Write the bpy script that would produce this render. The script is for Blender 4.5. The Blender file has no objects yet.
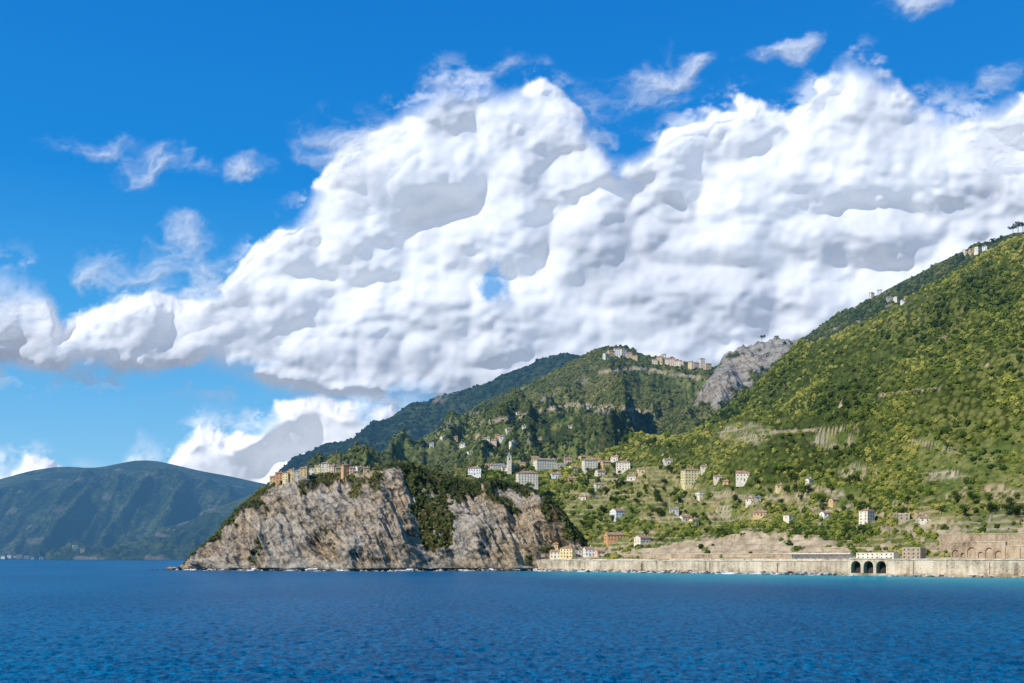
import bpy, math, random, bmesh
import numpy as np
from mathutils import Vector, Matrix
from mathutils.bvhtree import BVHTree
random.seed(7); rng=np.random.default_rng(11)
F=1000.0; H=14.0; HY=557.0
scene=bpy.context.scene
COL=scene.collection
# ------------------------------------------------------------------ camera
cam=bpy.data.cameras.new('camera'); co=bpy.data.objects.new('camera',cam); COL.objects.link(co)
co.location=(0,0,H); co.rotation_euler=(math.radians(90),0,0)
cam.sensor_width=36; cam.lens=36*F/1024; cam.shift_y=(HY-341.5)/1024; cam.clip_end=200000; cam.clip_start=0.5
scene.camera=co
scene.view_settings.view_transform='Standard'; scene.view_settings.look='None'; scene.view_settings.exposure=0
# ------------------------------------------------------------------ numpy noise
def _h(ix,iy,iz,s):
    n=(ix*374761393+iy*668265263+iz*1442695041+s*97531)&0xffffffff
    n=((n^(n>>13))*1274126177)&0xffffffff
    n=(n^(n>>16))&0xffffffff
    return n.astype(np.float64)/4294967295.0
def vnoise(x,y,z,s=0):
    xi=np.floor(x);yi=np.floor(y);zi=np.floor(z)
    fx=x-xi;fy=y-yi;fz=z-zi
    xi=xi.astype(np.int64);yi=yi.astype(np.int64);zi=zi.astype(np.int64)
    fx=fx*fx*(3-2*fx);fy=fy*fy*(3-2*fy);fz=fz*fz*(3-2*fz)
    def L(a,b,t): return a+(b-a)*t
    c=lambda i,j,k:_h(xi+i,yi+j,zi+k,s)
    return L(L(L(c(0,0,0),c(1,0,0),fx),L(c(0,1,0),c(1,1,0),fx),fy),L(L(c(0,0,1),c(1,0,1),fx),L(c(0,1,1),c(1,1,1),fx),fy),fz)
def fbm(x,y,z,o=5,s=0,ridged=False,g=0.5):
    x,y,z=np.broadcast_arrays(np.asarray(x,float),np.asarray(y,float),np.asarray(z,float))
    r=0;a=1;t=0
    for i in range(o):
        n=vnoise(x+i*17.3,y+i*9.1,z+i*5.7,s+i)
        if ridged: n=1-abs(2*n-1)
        r=r+a*n;t+=a;a*=g;x=x*2.03;y=y*2.03;z=z*2.03
    return r/t
def worley(x,y,s):
    xi=np.floor(x).astype(np.int64);yi=np.floor(y).astype(np.int64);best=np.full(x.shape,9.0);z=np.zeros_like(xi)
    for i in(-1,0,1):
        for j in(-1,0,1):
            cx=xi+i;cy=yi+j
            dx_=cx+_h(cx,cy,z,s)-x;dy_=cy+_h(cx,cy,z,s+77)-y
            best=np.minimum(best,dx_*dx_+dy_*dy_)
    return np.sqrt(best)
def blur(a,r):
    r=int(round(r))
    if r<1: return a
    for _ in range(2):
        for ax in(0,1):
            p=np.pad(a,[(r+1,r) if k==ax else (0,0) for k in(0,1)],mode='edge')
            c=np.cumsum(p,axis=ax)
            n=a.shape[ax]
            hi=np.take(c,np.arange(2*r+1,2*r+1+n),axis=ax);lo=np.take(c,np.arange(0,n),axis=ax)
            a=(hi-lo)/(2*r+1)
    return a
def tab(*pts,sm=5):
    xs=[p[0] for p in pts];ys=[p[1] for p in pts]
    return lambda px:(np.interp(px-sm,xs,ys)+np.interp(px,xs,ys)+np.interp(px+sm,xs,ys))/3
def sstep(x,a,b):
    t=np.clip((x-a)/(b-a),0,1);return t*t*(3-2*t)
def ell(PX,PY,cx,cy,rx,ry,rot=0):
    c=math.cos(rot);s=math.sin(rot);dx=PX-cx;dy=PY-cy
    return ((dx*c+dy*s)/rx)**2+((-dx*s+dy*c)/ry)**2
def inpoly(PX,PY,poly):
    ins=np.zeros(PX.shape,bool);n=len(poly)
    for i in range(n):
        x1,y1=poly[i];x2,y2=poly[(i+1)%n]
        if y1==y2: continue
        c=((y1>PY)!=(y2>PY))&(PX<(x2-x1)*(PY-y1)/(y2-y1)+x1)
        ins^=c
    return ins.astype(float)
# ------------------------------------------------------------------ node helpers
def isS(v): return isinstance(v,bpy.types.NodeSocket)
def setin(nt,sock,v):
    if isS(v): nt.links.new(v,sock)
    elif v is not None: sock.default_value=v
def M(nt,op,a,b=None,c=None,clamp=False):
    n=nt.nodes.new('ShaderNodeMath');n.operation=op;n.use_clamp=clamp
    for i,v in enumerate((a,b,c)):
        if v is not None: setin(nt,n.inputs[i],v)
    return n.outputs[0]
def VM(nt,op,a,b=None,scale=None):
    n=nt.nodes.new('ShaderNodeVectorMath');n.operation=op
    setin(nt,n.inputs[0],a)
    if b is not None: setin(nt,n.inputs[1],b)
    if scale is not None: setin(nt,n.inputs['Scale'],scale)
    return n.outputs['Value'] if op in('LENGTH','DOT_PRODUCT','DISTANCE') else n.outputs[0]
def MR(nt,v,a,b,c=0.0,d=1.0,smooth=True):
    n=nt.nodes.new('ShaderNodeMapRange')
    if smooth:n.interpolation_type='SMOOTHSTEP'
    setin(nt,n.inputs[0],v)
    for i,q in enumerate((a,b,c,d)): setin(nt,n.inputs[i+1],q)
    return n.outputs[0]
def MIX(nt,f,a,b,typ='MIX'):
    n=nt.nodes.new('ShaderNodeMix');n.data_type='RGBA';n.blend_type=typ
    setin(nt,n.inputs[0],f);
    for s,v in ((n.inputs[6],a),(n.inputs[7],b)):
        if not isS(v): v=tuple(v)+((1,) if len(v)==3 else ())
        setin(nt,s,v)
    return n.outputs[2]
def NOISE(nt,vec,scale,detail=4,rough=0.55,col=False):
    n=nt.nodes.new('ShaderNodeTexNoise');setin(nt,n.inputs['Vector'],vec)
    n.inputs['Scale'].default_value=scale;n.inputs['Detail'].default_value=detail;n.inputs['Roughness'].default_value=rough
    return n.outputs['Color'] if col else n.outputs[0]
def VOR(nt,vec,scale):
    n=nt.nodes.new('ShaderNodeTexVoronoi');n.feature='F1';n.voronoi_dimensions='3D'
    setin(nt,n.inputs['Vector'],vec);n.inputs['Scale'].default_value=scale
    return n.outputs['Distance']
def RAMP(nt,f,stops):
    n=nt.nodes.new('ShaderNodeValToRGB');setin(nt,n.inputs[0],f);e=n.color_ramp.elements
    while len(e)<len(stops): e.new(0.5)
    for k,(p,c) in enumerate(stops): e[k].position=p;e[k].color=tuple(c)+(1,)
    return n.outputs[0]
def SCALEV(nt,vec,s):
    return VM(nt,'MULTIPLY',vec,s)
def POS(nt): return nt.nodes.new('ShaderNodeNewGeometry').outputs['Position']
# haze painted into the materials: blue glow mixed in by distance
hz=bpy.data.node_groups.new('painted_haze','ShaderNodeTree')
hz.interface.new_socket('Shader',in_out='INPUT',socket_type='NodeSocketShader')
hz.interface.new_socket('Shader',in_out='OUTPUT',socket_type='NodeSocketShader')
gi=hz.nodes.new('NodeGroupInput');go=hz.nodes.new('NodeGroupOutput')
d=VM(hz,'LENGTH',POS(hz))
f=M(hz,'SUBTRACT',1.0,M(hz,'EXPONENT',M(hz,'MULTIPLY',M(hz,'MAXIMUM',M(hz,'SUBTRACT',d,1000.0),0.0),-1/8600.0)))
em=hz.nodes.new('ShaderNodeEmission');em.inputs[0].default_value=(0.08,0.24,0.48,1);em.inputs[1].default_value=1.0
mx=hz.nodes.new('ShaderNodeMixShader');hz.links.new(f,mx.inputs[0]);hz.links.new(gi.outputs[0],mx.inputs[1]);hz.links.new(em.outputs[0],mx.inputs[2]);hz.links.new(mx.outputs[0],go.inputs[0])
def newmat(name):
    m=bpy.data.materials.new(name);m.use_nodes=True;nt=m.node_tree;nt.nodes.clear();return m,nt
def finish(nt,color,rough=0.9,bump=None,bd=1.0,bs=1.0,spec=0.2,haze=True):
    b=nt.nodes.new('ShaderNodeBsdfPrincipled')
    if not isS(color): color=tuple(color)+((1,) if len(color)==3 else ())
    setin(nt,b.inputs['Base Color'],color);setin(nt,b.inputs['Roughness'],rough);b.inputs['Specular IOR Level'].default_value=spec
    if bump is not None:
        bn=nt.nodes.new('ShaderNodeBump');bn.inputs['Distance'].default_value=bd;bn.inputs['Strength'].default_value=bs
        nt.links.new(bump,bn.inputs['Height']);nt.links.new(bn.outputs[0],b.inputs['Normal'])
    out=nt.nodes.new('ShaderNodeOutputMaterial')
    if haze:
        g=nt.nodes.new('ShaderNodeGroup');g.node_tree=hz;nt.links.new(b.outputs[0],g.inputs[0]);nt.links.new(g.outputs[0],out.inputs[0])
    else: nt.links.new(b.outputs[0],out.inputs[0])
    return b
def plain(name,c,rough=0.85,var=0.25,scale=0.6):
    m,nt=newmat(name);p=POS(nt)
    n=NOISE(nt,p,scale,4)
    col=MIX(nt,MR(nt,n,0.3,0.7),[x*(1-var) for x in c],[min(1,x*(1+var*0.6)) for x in c])
    finish(nt,col,rough);return m
# ------------------------------------------------------------------ materials
def terrain_mat(name,dark,mid,light,yellow,rockA,rockB,sc=1.0,tintc=(1.03,0.90,0.74),bd=5.0,wst=0.6):
    m,nt=newmat(name);p=POS(nt)
    a=nt.nodes.new('ShaderNodeAttribute');a.attribute_name='mask'
    sep=nt.nodes.new('ShaderNodeSeparateColor');nt.links.new(a.outputs['Color'],sep.inputs[0])
    R,G,B=sep.outputs
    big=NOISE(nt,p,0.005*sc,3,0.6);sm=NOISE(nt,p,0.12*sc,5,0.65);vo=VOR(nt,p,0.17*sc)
    veg=RAMP(nt,M(nt,'ADD',M(nt,'MULTIPLY',big,0.55),M(nt,'MULTIPLY',sm,0.45)),[(0.35,dark),(0.46,mid),(0.56,light),(0.67,yellow)])  # broad tone patches: plant colour, also painted in place of cloud shadows
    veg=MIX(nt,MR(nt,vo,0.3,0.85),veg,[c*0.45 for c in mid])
    w=VM(nt,'ADD',p,SCALEV(nt,NOISE(nt,p,0.018,4,0.6,col=True),(60,50,60)))
    rot=nt.nodes.new('ShaderNodeMapping');nt.links.new(w,rot.inputs[0]);rot.inputs['Rotation'].default_value=(0,math.radians(36),0);rot.inputs['Scale'].default_value=(0.03,0.05,0.22)
    st=NOISE(nt,rot.outputs[0],1.0,5,0.7)
    st2=NOISE(nt,SCALEV(nt,p,(1.0,1.0,0.7)),0.16,5,0.72)
    rk=RAMP(nt,M(nt,'ADD',M(nt,'MULTIPLY',st,wst),M(nt,'MULTIPLY',st2,1-wst)),[(0.37,[c*0.2 for c in rockA]),(0.44,rockA),(0.53,rockB),(0.66,[min(1,c*1.3) for c in rockB])])
    tint=NOISE(nt,p,0.016,4,0.6)
    rk=MIX(nt,MR(nt,tint,0.42,0.60),rk,MIX(nt,1.0,rk,tintc,'MULTIPLY'))
    earth=MIX(nt,MR(nt,sm,0.3,0.7),(0.27,0.205,0.13),(0.54,0.43,0.29))
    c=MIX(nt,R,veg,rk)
    zz=nt.nodes.new('ShaderNodeSeparateXYZ');nt.links.new(p,zz.inputs[0])
    c=MIX(nt,M(nt,'MULTIPLY',M(nt,'MULTIPLY',B,M(nt,'SUBTRACT',1.0,R)),MR(nt,sm,0.3,0.6)),c,MIX(nt,MR(nt,NOISE(nt,p,0.05,3),0.35,0.65),(0.085,0.13,0.028),(0.25,0.24,0.08)))
    c=MIX(nt,G,c,earth)
    wet=MR(nt,M(nt,'ADD',zz.outputs[2],M(nt,'MULTIPLY',st2,3.0)),2.4,5.0)
    c=MIX(nt,wet,MIX(nt,1.0,c,(0.3,0.3,0.3),'MULTIPLY'),c)
    bh=M(nt,'ADD',M(nt,'MULTIPLY',st2,0.9),M(nt,'MULTIPLY',st,0.8))
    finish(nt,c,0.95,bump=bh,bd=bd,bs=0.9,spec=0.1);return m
DK=(0.032,0.050,0.013);MD=(0.078,0.103,0.024);LT=(0.145,0.157,0.04);YL=(0.25,0.225,0.08)
m_head=terrain_mat('headland_rock_and_scrub',(0.02,0.033,0.011),(0.05,0.057,0.02),(0.12,0.10,0.04),(0.21,0.165,0.075),(0.205,0.177,0.14),(0.43,0.378,0.305),bd=5)
m_land=terrain_mat('terraced_slope_ground',DK,MD,LT,YL,(0.28,0.235,0.16),(0.46,0.385,0.275),bd=3)
m_mid=terrain_mat('wooded_hill_ground',(0.025,0.04,0.012),(0.06,0.08,0.022),(0.12,0.13,0.038),(0.22,0.19,0.07),(0.17,0.155,0.132),(0.31,0.283,0.245),bd=2.5,tintc=(1.0,0.94,0.87))  # greens kept darker to imitate cloud shadow on these hills
m_far=terrain_mat('distant_hill_ground',(0.008,0.02,0.008),(0.02,0.04,0.013),(0.05,0.07,0.02),(0.10,0.10,0.035),(0.12,0.11,0.08),(0.26,0.22,0.17),sc=0.3)
def foliage(name,cols,objrand=0.5):
    m,nt=newmat(name);p=POS(nt)
    oi=nt.nodes.new('ShaderNodeObjectInfo').outputs['Random']
    big=NOISE(nt,p,0.007,4,0.65)  # broad tone patches, partly painted cloud shadow
    fac=M(nt,'ADD',M(nt,'MULTIPLY',big,1.3),M(nt,'MULTIPLY',M(nt,'SUBTRACT',oi,0.5),objrand*0.55))
    fac=M(nt,'ADD',fac,M(nt,'MULTIPLY',M(nt,'SUBTRACT',NOISE(nt,p,0.7,2),0.5),0.2))
    n=len(cols)
    c=RAMP(nt,fac,[(0.41+0.44*i/(n-1),cols[i]) for i in range(n)])
    finish(nt,c,0.9,spec=0.1);return m
m_bush=foliage('scrub_foliage',[(0.018,0.036,0.011),(0.046,0.073,0.016),(0.10,0.13,0.025),(0.19,0.205,0.038),(0.31,0.285,0.068)],0.6)
m_bushd=foliage('dark_wood_foliage',[(0.018,0.033,0.011),(0.038,0.06,0.016),(0.07,0.092,0.023),(0.12,0.133,0.033),(0.19,0.17,0.055)],0.5)  # wood green, darkened in place of cloud shadow
m_bushf=foliage('far_wood_foliage',[(0.008,0.018,0.008),(0.014,0.028,0.010),(0.024,0.04,0.013),(0.04,0.055,0.017)],0.5)
m_tdark=foliage('dark_tree_foliage',[(0.02,0.042,0.011),(0.038,0.068,0.016),(0.065,0.095,0.024)])
m_tbright=foliage('bright_tree_foliage',[(0.085,0.15,0.02),(0.135,0.21,0.03),(0.19,0.26,0.045)])
m_trunk=plain('bark',(0.12,0.085,0.06))
WALL={'ochre':(0.66,0.46,0.22),'yellow':(0.78,0.64,0.34),'cream':(0.80,0.71,0.54),'white':(0.85,0.83,0.77),'pink':(0.70,0.50,0.38),'orange':(0.68,0.36,0.17),'grey':(0.46,0.43,0.37),'red':(0.5,0.2,0.12),'stone':(0.42,0.34,0.24)}
WM={k:plain(k+'_plaster',v) for k,v in WALL.items()}
m_roof=plain('terracotta_tiles',(0.38,0.23,0.15),var=0.4,scale=0.4)
m_slate=plain('grey_stone_roof',(0.26,0.24,0.22),var=0.4,scale=0.4)
m_win=plain('dark_glass',(0.07,0.07,0.075),rough=0.3)
m_shut=plain('green_shutters',(0.08,0.14,0.09))
m_trim=plain('pale_trim',(0.6,0.53,0.42),var=0.35,scale=0.15)
def stone_mat(name,a,b):
    m,nt=newmat(name);p=POS(nt)
    n1=NOISE(nt,p,0.05,5,0.65);n2=NOISE(nt,p,0.7,4,0.7)
    st=nt.nodes.new('ShaderNodeMapping');nt.links.new(p,st.inputs[0]);st.inputs['Scale'].default_value=(0.3,0.3,0.03)
    n3=NOISE(nt,st.outputs[0],1.0,4,0.6)
    f=M(nt,'ADD',M(nt,'MULTIPLY',n1,0.45),M(nt,'ADD',M(nt,'MULTIPLY',n2,0.25),M(nt,'MULTIPLY',n3,0.3)))
    c=RAMP(nt,f,[(0.39,[x*0.42 for x in a]),(0.46,a),(0.56,b)])
    z=nt.nodes.new('ShaderNodeSeparateXYZ');nt.links.new(p,z.inputs[0])
    c=MIX(nt,MR(nt,M(nt,'ADD',z.outputs[2],M(nt,'MULTIPLY',n1,8.0)),3.5,7.5),MIX(nt,1.0,c,(0.6,0.55,0.48),'MULTIPLY'),c)
    finish(nt,c,0.9,bump=n2,bd=0.8);return m
m_wall=stone_mat('weathered_sea_wall_stone',(0.48,0.385,0.26),(0.74,0.61,0.44))
m_wall2=stone_mat('tan_masonry',(0.36,0.265,0.17),(0.56,0.435,0.29))
m_dark=plain('painted_vault_shade',(0.05,0.045,0.04))  # near-black colour painted as the shade inside the arches
m_boul=plain('pale_boulder',(0.42,0.38,0.32),var=0.5,scale=0.3)
m_bdark=plain('wet_dark_boulder',(0.11,0.095,0.08),var=0.5,scale=0.3)
# ------------------------------------------------------------------ object helpers
def grid_mesh(name,X,Y,Z,mat,mask=None,smooth=True):
    nv,nu=X.shape
    me=bpy.data.meshes.new(name)
    idx=np.arange(nv*nu).reshape(nv,nu)
    q=np.stack([idx[:-1,:-1],idx[:-1,1:],idx[1:,1:],idx[1:,:-1]],-1).reshape(-1,4)
    cc=np.stack([X,Y,Z],-1).reshape(-1,3)
    if mask is not None and len(mask)==4:
        k=mask[3].ravel()[q].max(axis=1)>0; q=q[k]
        used=np.unique(q);remap=np.zeros(nv*nu,np.int64);remap[used]=np.arange(len(used))
        cc=cc[used];q=remap[q];mask=[np.asarray(a).ravel()[used] for a in mask[:3]]
    me.vertices.add(len(cc));me.vertices.foreach_set('co',cc.astype(np.float32).ravel())
    nver=len(cc)
    n=len(q);me.loops.add(n*4);me.loops.foreach_set('vertex_index',q.ravel().astype(np.int32))
    me.polygons.add(n);me.polygons.foreach_set('loop_start',np.arange(0,n*4,4,dtype=np.int32))
    me.polygons.foreach_set('loop_total',np.full(n,4,np.int32))
    if smooth: me.polygons.foreach_set('use_smooth',np.ones(n,bool))
    me.update(calc_edges=True)
    if mask is not None:
        at=me.color_attributes.new('mask','FLOAT_COLOR','POINT')
        c=np.ones((nver,4),np.float32)
        for k in range(3): c[:,k]=np.clip(mask[k],0,1).ravel()
        at.data.foreach_set('color',c.ravel())
    me.materials.append(mat)
    o=bpy.data.objects.new(name,me);COL.objects.link(o);return o
def mobj(name,V,Fc,mat,parent=None,smooth=False,loc=None):
    me=bpy.data.meshes.new(name);me.from_pydata([tuple(v) for v in V],[],Fc);me.update()
    if smooth: me.polygons.foreach_set('use_smooth',np.ones(len(me.polygons),bool))
    me.materials.append(mat)
    o=bpy.data.objects.new(name,me);COL.objects.link(o)
    if parent: o.parent=parent
    if loc is not None:o.location=loc
    return o
def tag(o,label,cat,group=None,kind=None):
    if label:o['label']=label
    if cat:o['category']=cat
    if group:o['group']=group
    if kind:o['kind']=kind
    return o
def empty(name,loc,rz,label,cat,group=None):
    o=bpy.data.objects.new(name,None);COL.objects.link(o);o.location=loc;o.rotation_euler=(0,0,rz);o.empty_display_size=0.5
    return tag(o,label,cat,group)
def box(x0,x1,y0,y1,z0,z1):
    V=[(x0,y0,z0),(x1,y0,z0),(x1,y1,z0),(x0,y1,z0),(x0,y0,z1),(x1,y0,z1),(x1,y1,z1),(x0,y1,z1)]
    return V,[(0,3,2,1),(4,5,6,7),(0,1,5,4),(1,2,6,5),(2,3,7,6),(3,0,4,7)]
def merge(*vf):
    V=[];Fc=[]
    for v,f in vf:
        k=len(V);V+=list(v);Fc+=[tuple(i+k for i in q) for q in f]
    return V,Fc
SH={}
def sheet(name,p0,p1,step,rows,segs,disp,maskf,mat,label):
    px=np.arange(p0,p1+step,step,dtype=float)
    R=[(np.broadcast_to(a(px),px.shape),np.broadcast_to(b(px,a(px)),px.shape)) for a,b in rows]
    Ds=[];Zs=[];Ts=[]
    for i,n in enumerate(segs):
        t=np.linspace(0,1,n,endpoint=(i==len(segs)-1))[:,None]
        Ds.append(R[i][0]+(R[i+1][0]-R[i][0])*t);Zs.append(R[i][1]+(R[i+1][1]-R[i][1])*t);Ts.append(i+t+0*px)
    D=np.vstack(Ds);Z=np.vstack(Zs);T=np.vstack(Ts);PXg=px+0*D
    X=(PXg-512)/F*D
    X,Y,Z=disp(X,D,Z,T,PXg)
    PX=512+X/Y*F;PY=HY-(Z-H)/Y*F
    mk=maskf(PX,PY,X,Y,Z,T)
    o=grid_mesh(name,X,Y,Z,mat,mk)
    o['kind']='structure';o['label']=label;o['category']='terrain'
    SH[name]=dict(o=o,X=X,Y=Y,Z=Z,PX=PX,PY=PY,T=T,m=mk)
    return o
zc=lambda z:(lambda px,D:z+0*px)
zp=lambda fn:(lambda px,D:H+(HY-fn(px))*D/F)
c_=lambda v:(lambda px:v+0*px)
def disp_hill(a,sx,sy,sd,lo,hi,top=0.3,rid=True,oc=6):
    def f(X,Y,Z,T,P):
        w=sstep(T,lo,lo+0.5)*(1-(1-top)*sstep(T,hi-0.5,hi))
        wx=X+sx*0.5*(fbm(X/sx/1.5,Y/sy,0*X,3,sd+60)-0.5)
        g=fbm(wx/sx,Y/sy,0*X,oc,sd,rid)-0.6
        g2=fbm(X/(sx*0.25),Y/(sy*0.25),0*X,4,sd+30)-0.5
        return X,Y,Z+w*a*(g*2+g2*0.5)
    return f
def mk_far(PX,PY,X,Y,Z,T):
    n=fbm(X/120,Y/120,Z/60,5,3)
    r=sstep(n+0.10*(1-sstep(Z,4,45)),0.66,0.76)*0.7
    return (r,0*r,sstep(fbm(X/200,Y/200,Z/90,5,9),0.5,0.6)*0.3)
sky1=tab((-900,520),(-300,498),(-60,488),(0,480),(20,473),(45,468),(68,466),(94,469),(120,463),(146,459),(172,464),(200,471),(230,476),(255,482),(300,490),(420,505),sm=11)
sheet('distant_coast_hills',-900,420,1.5,[(c_(5200),zc(-20)),(c_(5230),zc(15)),(c_(5900),zp(lambda p:sky1(p)+34)),(c_(6900),zp(sky1)),(c_(8500),zc(100))],[6,50,60,20],
      disp_hill(165,260,1100,5,0.5,2.75,0.0,True,6),mk_far,m_far,'hazy blue hills on the far coast at the left')
sky2=tab((40,572),(58,562),(68,549),(80,546),(92,552),(102,557),(120,549),(165,530),(215,511),(250,494),(290,474),(340,455),(460,440),sm=3)
sheet('distant_spur',40,460,1.2,[(tab((40,4600),(120,4350),(460,4200)),zc(-20)),(tab((40,4610),(120,4370),(460,4220)),zc(3)),(c_(4750),zp(lambda p:sky2(p)*0.45+0.55*558)),(c_(5100),zp(sky2)),(c_(5600),zc(0))],[5,35,40,15],
      disp_hill(80,180,600,15,0.5,3.0,0.10),mk_far,m_far,'blue green spur of coast behind the cliff headland')
sky3=tab((205,575),(225,560),(240,530),(258,494),(285,466),(320,448),(350,436),(390,417),(430,398),(470,386),(510,374),(545,360),(575,355),(600,354),(700,370),(800,390))
sheet('back_ridge',205,800,1.5,[(c_(2700),zc(-20)),(c_(2750),zp(lambda p:np.maximum(520,sky3(p)+4))),(c_(3400),zp(sky3)),(c_(4200),zc(-20))],[3,90,20],
      disp_hill(80,140,420,25,0.9,2.0),mk_far,m_far,'dark blue green ridge rising behind the village hill')
sky4=tab((300,490),(350,474),(380,460),(405,446),(430,432),(460,416),(500,394),(540,376),(570,362),(600,350),(625,349),(650,358),(690,364),(715,368),(740,384),(800,410),(900,430))
def mk_mid(PX,PY,X,Y,Z,T):
    n=fbm(X/60,Y/60,Z/40,5,43)
    r=sstep(n,0.66,0.74)*0.7
    e=0*r
    for x0,y0,x1,y1 in ((540,411,575,405),(575,405,612,407),(612,407,650,412),(480,424,530,414),(600,372,640,368),(640,368,700,378)):
        t=np.clip(((PX-x0)*(x1-x0)+(PY-y0)*(y1-y0))/((x1-x0)**2+(y1-y0)**2),0,1)
        e=np.maximum(e,(np.hypot(PX-x0-t*(x1-x0),PY-y0-t*(y1-y0))<1.4)*0.9)
    tr=sstep(1.2-ell(PX,PY,480,436,50,14),0,0.5)*0.5+sstep(fbm(X/90,Y/90,0*X,3,88),0.47,0.57)*0.8
    return (r,e,np.clip(tr,0,1))
def dm(X,Y,Z,T,P):
    X,Y,Z=disp_hill(100,120,330,35,0.5,2.0,0.12)(X,Y,Z,T,P)
    s=8.0;q=Z/s;fr=q-np.floor(q);zt=s*(np.floor(q)+sstep(fr,0.55,1.0))
    w=0.7*sstep(fbm(X/90,Y/90,0*X,3,88),0.46,0.56)*(T>0.4)
    return X,Y,Z+(zt-Z)*w
sheet('village_hill',300,900,1.2,[(c_(1300),zc(10)),(c_(1330),zp(lambda p:0*p+505)),(c_(2050),zp(sky4)),(c_(2500),zc(150))],[3,140,20],dm,mk_mid,m_mid,'green hill with hilltop village along its crest')
sky5=tab((640,440),(680,410),(697,396),(706,384),(714,370),(724,354),(745,345),(775,341),(800,341),(830,320),(870,298),(900,282),(930,266),(960,252),(985,244),(1005,236),(1024,232),(1300,190),sm=3)
crag=[(690,406),(702,380),(713,363),(728,343),(770,336),(808,336),(796,350),(778,360),(760,374),(740,390),(716,408)]
def mk_r5(PX,PY,X,Y,Z,T):
    n=fbm(X/22,Y/30,Z/18,5,53)
    j=14*(n-0.5)
    r=inpoly(PX+j*2,PY+j*2,crag)*(1-sstep(n,0.64,0.72))
    r=np.maximum(r,sstep(n,0.62,0.7)*0.8*sstep(1.2-ell(PX,PY,850,322,80,14,-0.5),0,0.5))
    return (r,0*r,0*r)
def d5(X,Y,Z,T,P):
    X,Y,Z=disp_hill(60,110,260,45,0.5,2.0,0.15)(X,Y,Z,T,P)
    PX=512+X/Y*F;PY=HY-(Z-H)/Y*F
    r=blur(inpoly(PX,PY,crag),4)
    g=fbm(X/30+Z/60,Y/200,Z/80,5,61,True);g2=fbm(X/9,Y/30,Z/9,4,66)
    Z=Z+(1-sstep(np.abs(PX-760),20,60))*sstep(T,1.6,2.0)*(g2-0.5)*16
    return X,Y-r*(46*(g-0.6)+6*(g2-.5)),Z
sheet('high_right_ridge',640,1300,1.0,[(c_(1500),zc(60)),(c_(1540),zp(lambda p:0*p+440)),(tab((640,1950),(800,1900),(1024,1750),(1300,1700)),zp(sky5)),(c_(2400),zc(200))],[3,170,15],d5,mk_r5,m_mid,'high wooded ridge with a bare grey crag at its left end')
Ds=lambda p:14000/(14+(np.clip(p,380,1400)-537)*7/487)
sky6=tab((400,482),(470,476),(540,469),(600,460),(640,449),(690,432),(720,413),(760,391),(800,365),(840,340),(880,320),(930,292),(980,269),(1024,251),(1300,190))
Dr=tab((400,1180),(540,1250),(640,1330),(800,1380),(1024,1330),(1300,1280))
TERR=[(640,492,70,30,0),(745,434,30,12,0),(832,440,26,8,0),(700,508,80,22,0),(800,500,70,18,0),(590,505,36,26,0),(945,476,26,7,0),(860,472,24,9,0)]
TS=5.4
def terrmask(PX,PY):
    m=0*PX
    for cx,cy,rx,ry,rt in TERR: m=np.maximum(m,sstep(1.15-ell(PX,PY,cx,cy,rx,ry,rt),0,0.6))
    return m
fan=[(575,557),(600,551),(640,549),(672,544),(705,538),(742,531),(775,533),(806,536),(838,542),(852,548),(852,557)]
def tq(X,Y,Z):
    q=(Z+6*fbm(X/70,Y/90,0*X,2,81))/TS
    return q-np.floor(q)
def d6(X,Y,Z,T,P):
    w=sstep(T,3.0,3.3)*(1-0.84*sstep(T,3.72,4.0))
    wx=X+60*(fbm(X/170,Y/200,0*X,3,70)-0.5)+0.35*(Y-1000)
    big=fbm(wx/120+3,Y/420,0*X,5,71,True)-0.6
    md=fbm(X/36,Y/50,0*X,4,75)-0.5
    hs=np.clip((X-0)/260,0.22,1)
    Z=Z+w*(big*205*hs+md*20)
    w2=sstep(T,1.2,2.0)*(1-sstep(T,3,3.3))
    Z=Z+w2*(fbm(X/14,Y/14,0*X,4,79)-0.5)*4+sstep(T,2.0,2.6)*(1-sstep(T,3,3.3))*(fbm(X/45,Y/45,0*X,3,78)-0.5)*8
    PX=512+X/Y*F;PY=HY-(Z-H)/Y*F
    tm=np.maximum(terrmask(PX,PY),(T>1.8)*(T<3.1)*1.0)
    fr=tq(X,Y,Z);dz=TS*(sstep(fr,0.6,1.0)-fr)
    return X,Y,Z+dz*tm*0.95*(T>1.8)
def mk6(PX,PY,X,Y,Z,T):
    n=fbm(X/16,Y/16,Z/12,5,91)
    e=inpoly(PX+24*(n-0.5),PY+8*(n-0.5),fan)*(n<0.64)
    for x0,y0,x1,y1 in ((560,552,600,549),(600,549,660,542),(640,520,700,515),(700,515,770,520),(560,492,610,496),(880,515,930,520),(850,528,925,531),(770,432,860,428),(700,495,790,499),(590,478,640,482),(800,508,860,512),(905,440,960,452),(880,395,940,388)):
        t=np.clip(((PX-x0)*(x1-x0)+(PY-y0)*(y1-y0))/((x1-x0)**2+(y1-y0)**2),0,1)
        e=np.maximum(e,(np.hypot(PX-x0-t*(x1-x0),PY-y0-t*(y1-y0))<1.2)*0.8)
    e=np.maximum(e,(T<2.05)*0.8)
    e=np.maximum(e,(PX>880)*(PY>522)*(n<0.52)*0.8)
    tm=terrmask(PX,PY)
    fr=tq(X,Y,Z)
    r=sstep(n,0.76,0.82)*(T>3)+np.maximum(tm,(T>2)*(T<3.1))*((fr>0.88)|(fr<0.1))*(n>0.42)*0.85
    return (np.clip(r,0,1),e,np.maximum(tm,(T>1.8)*(T<3.2)*0.7))
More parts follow.
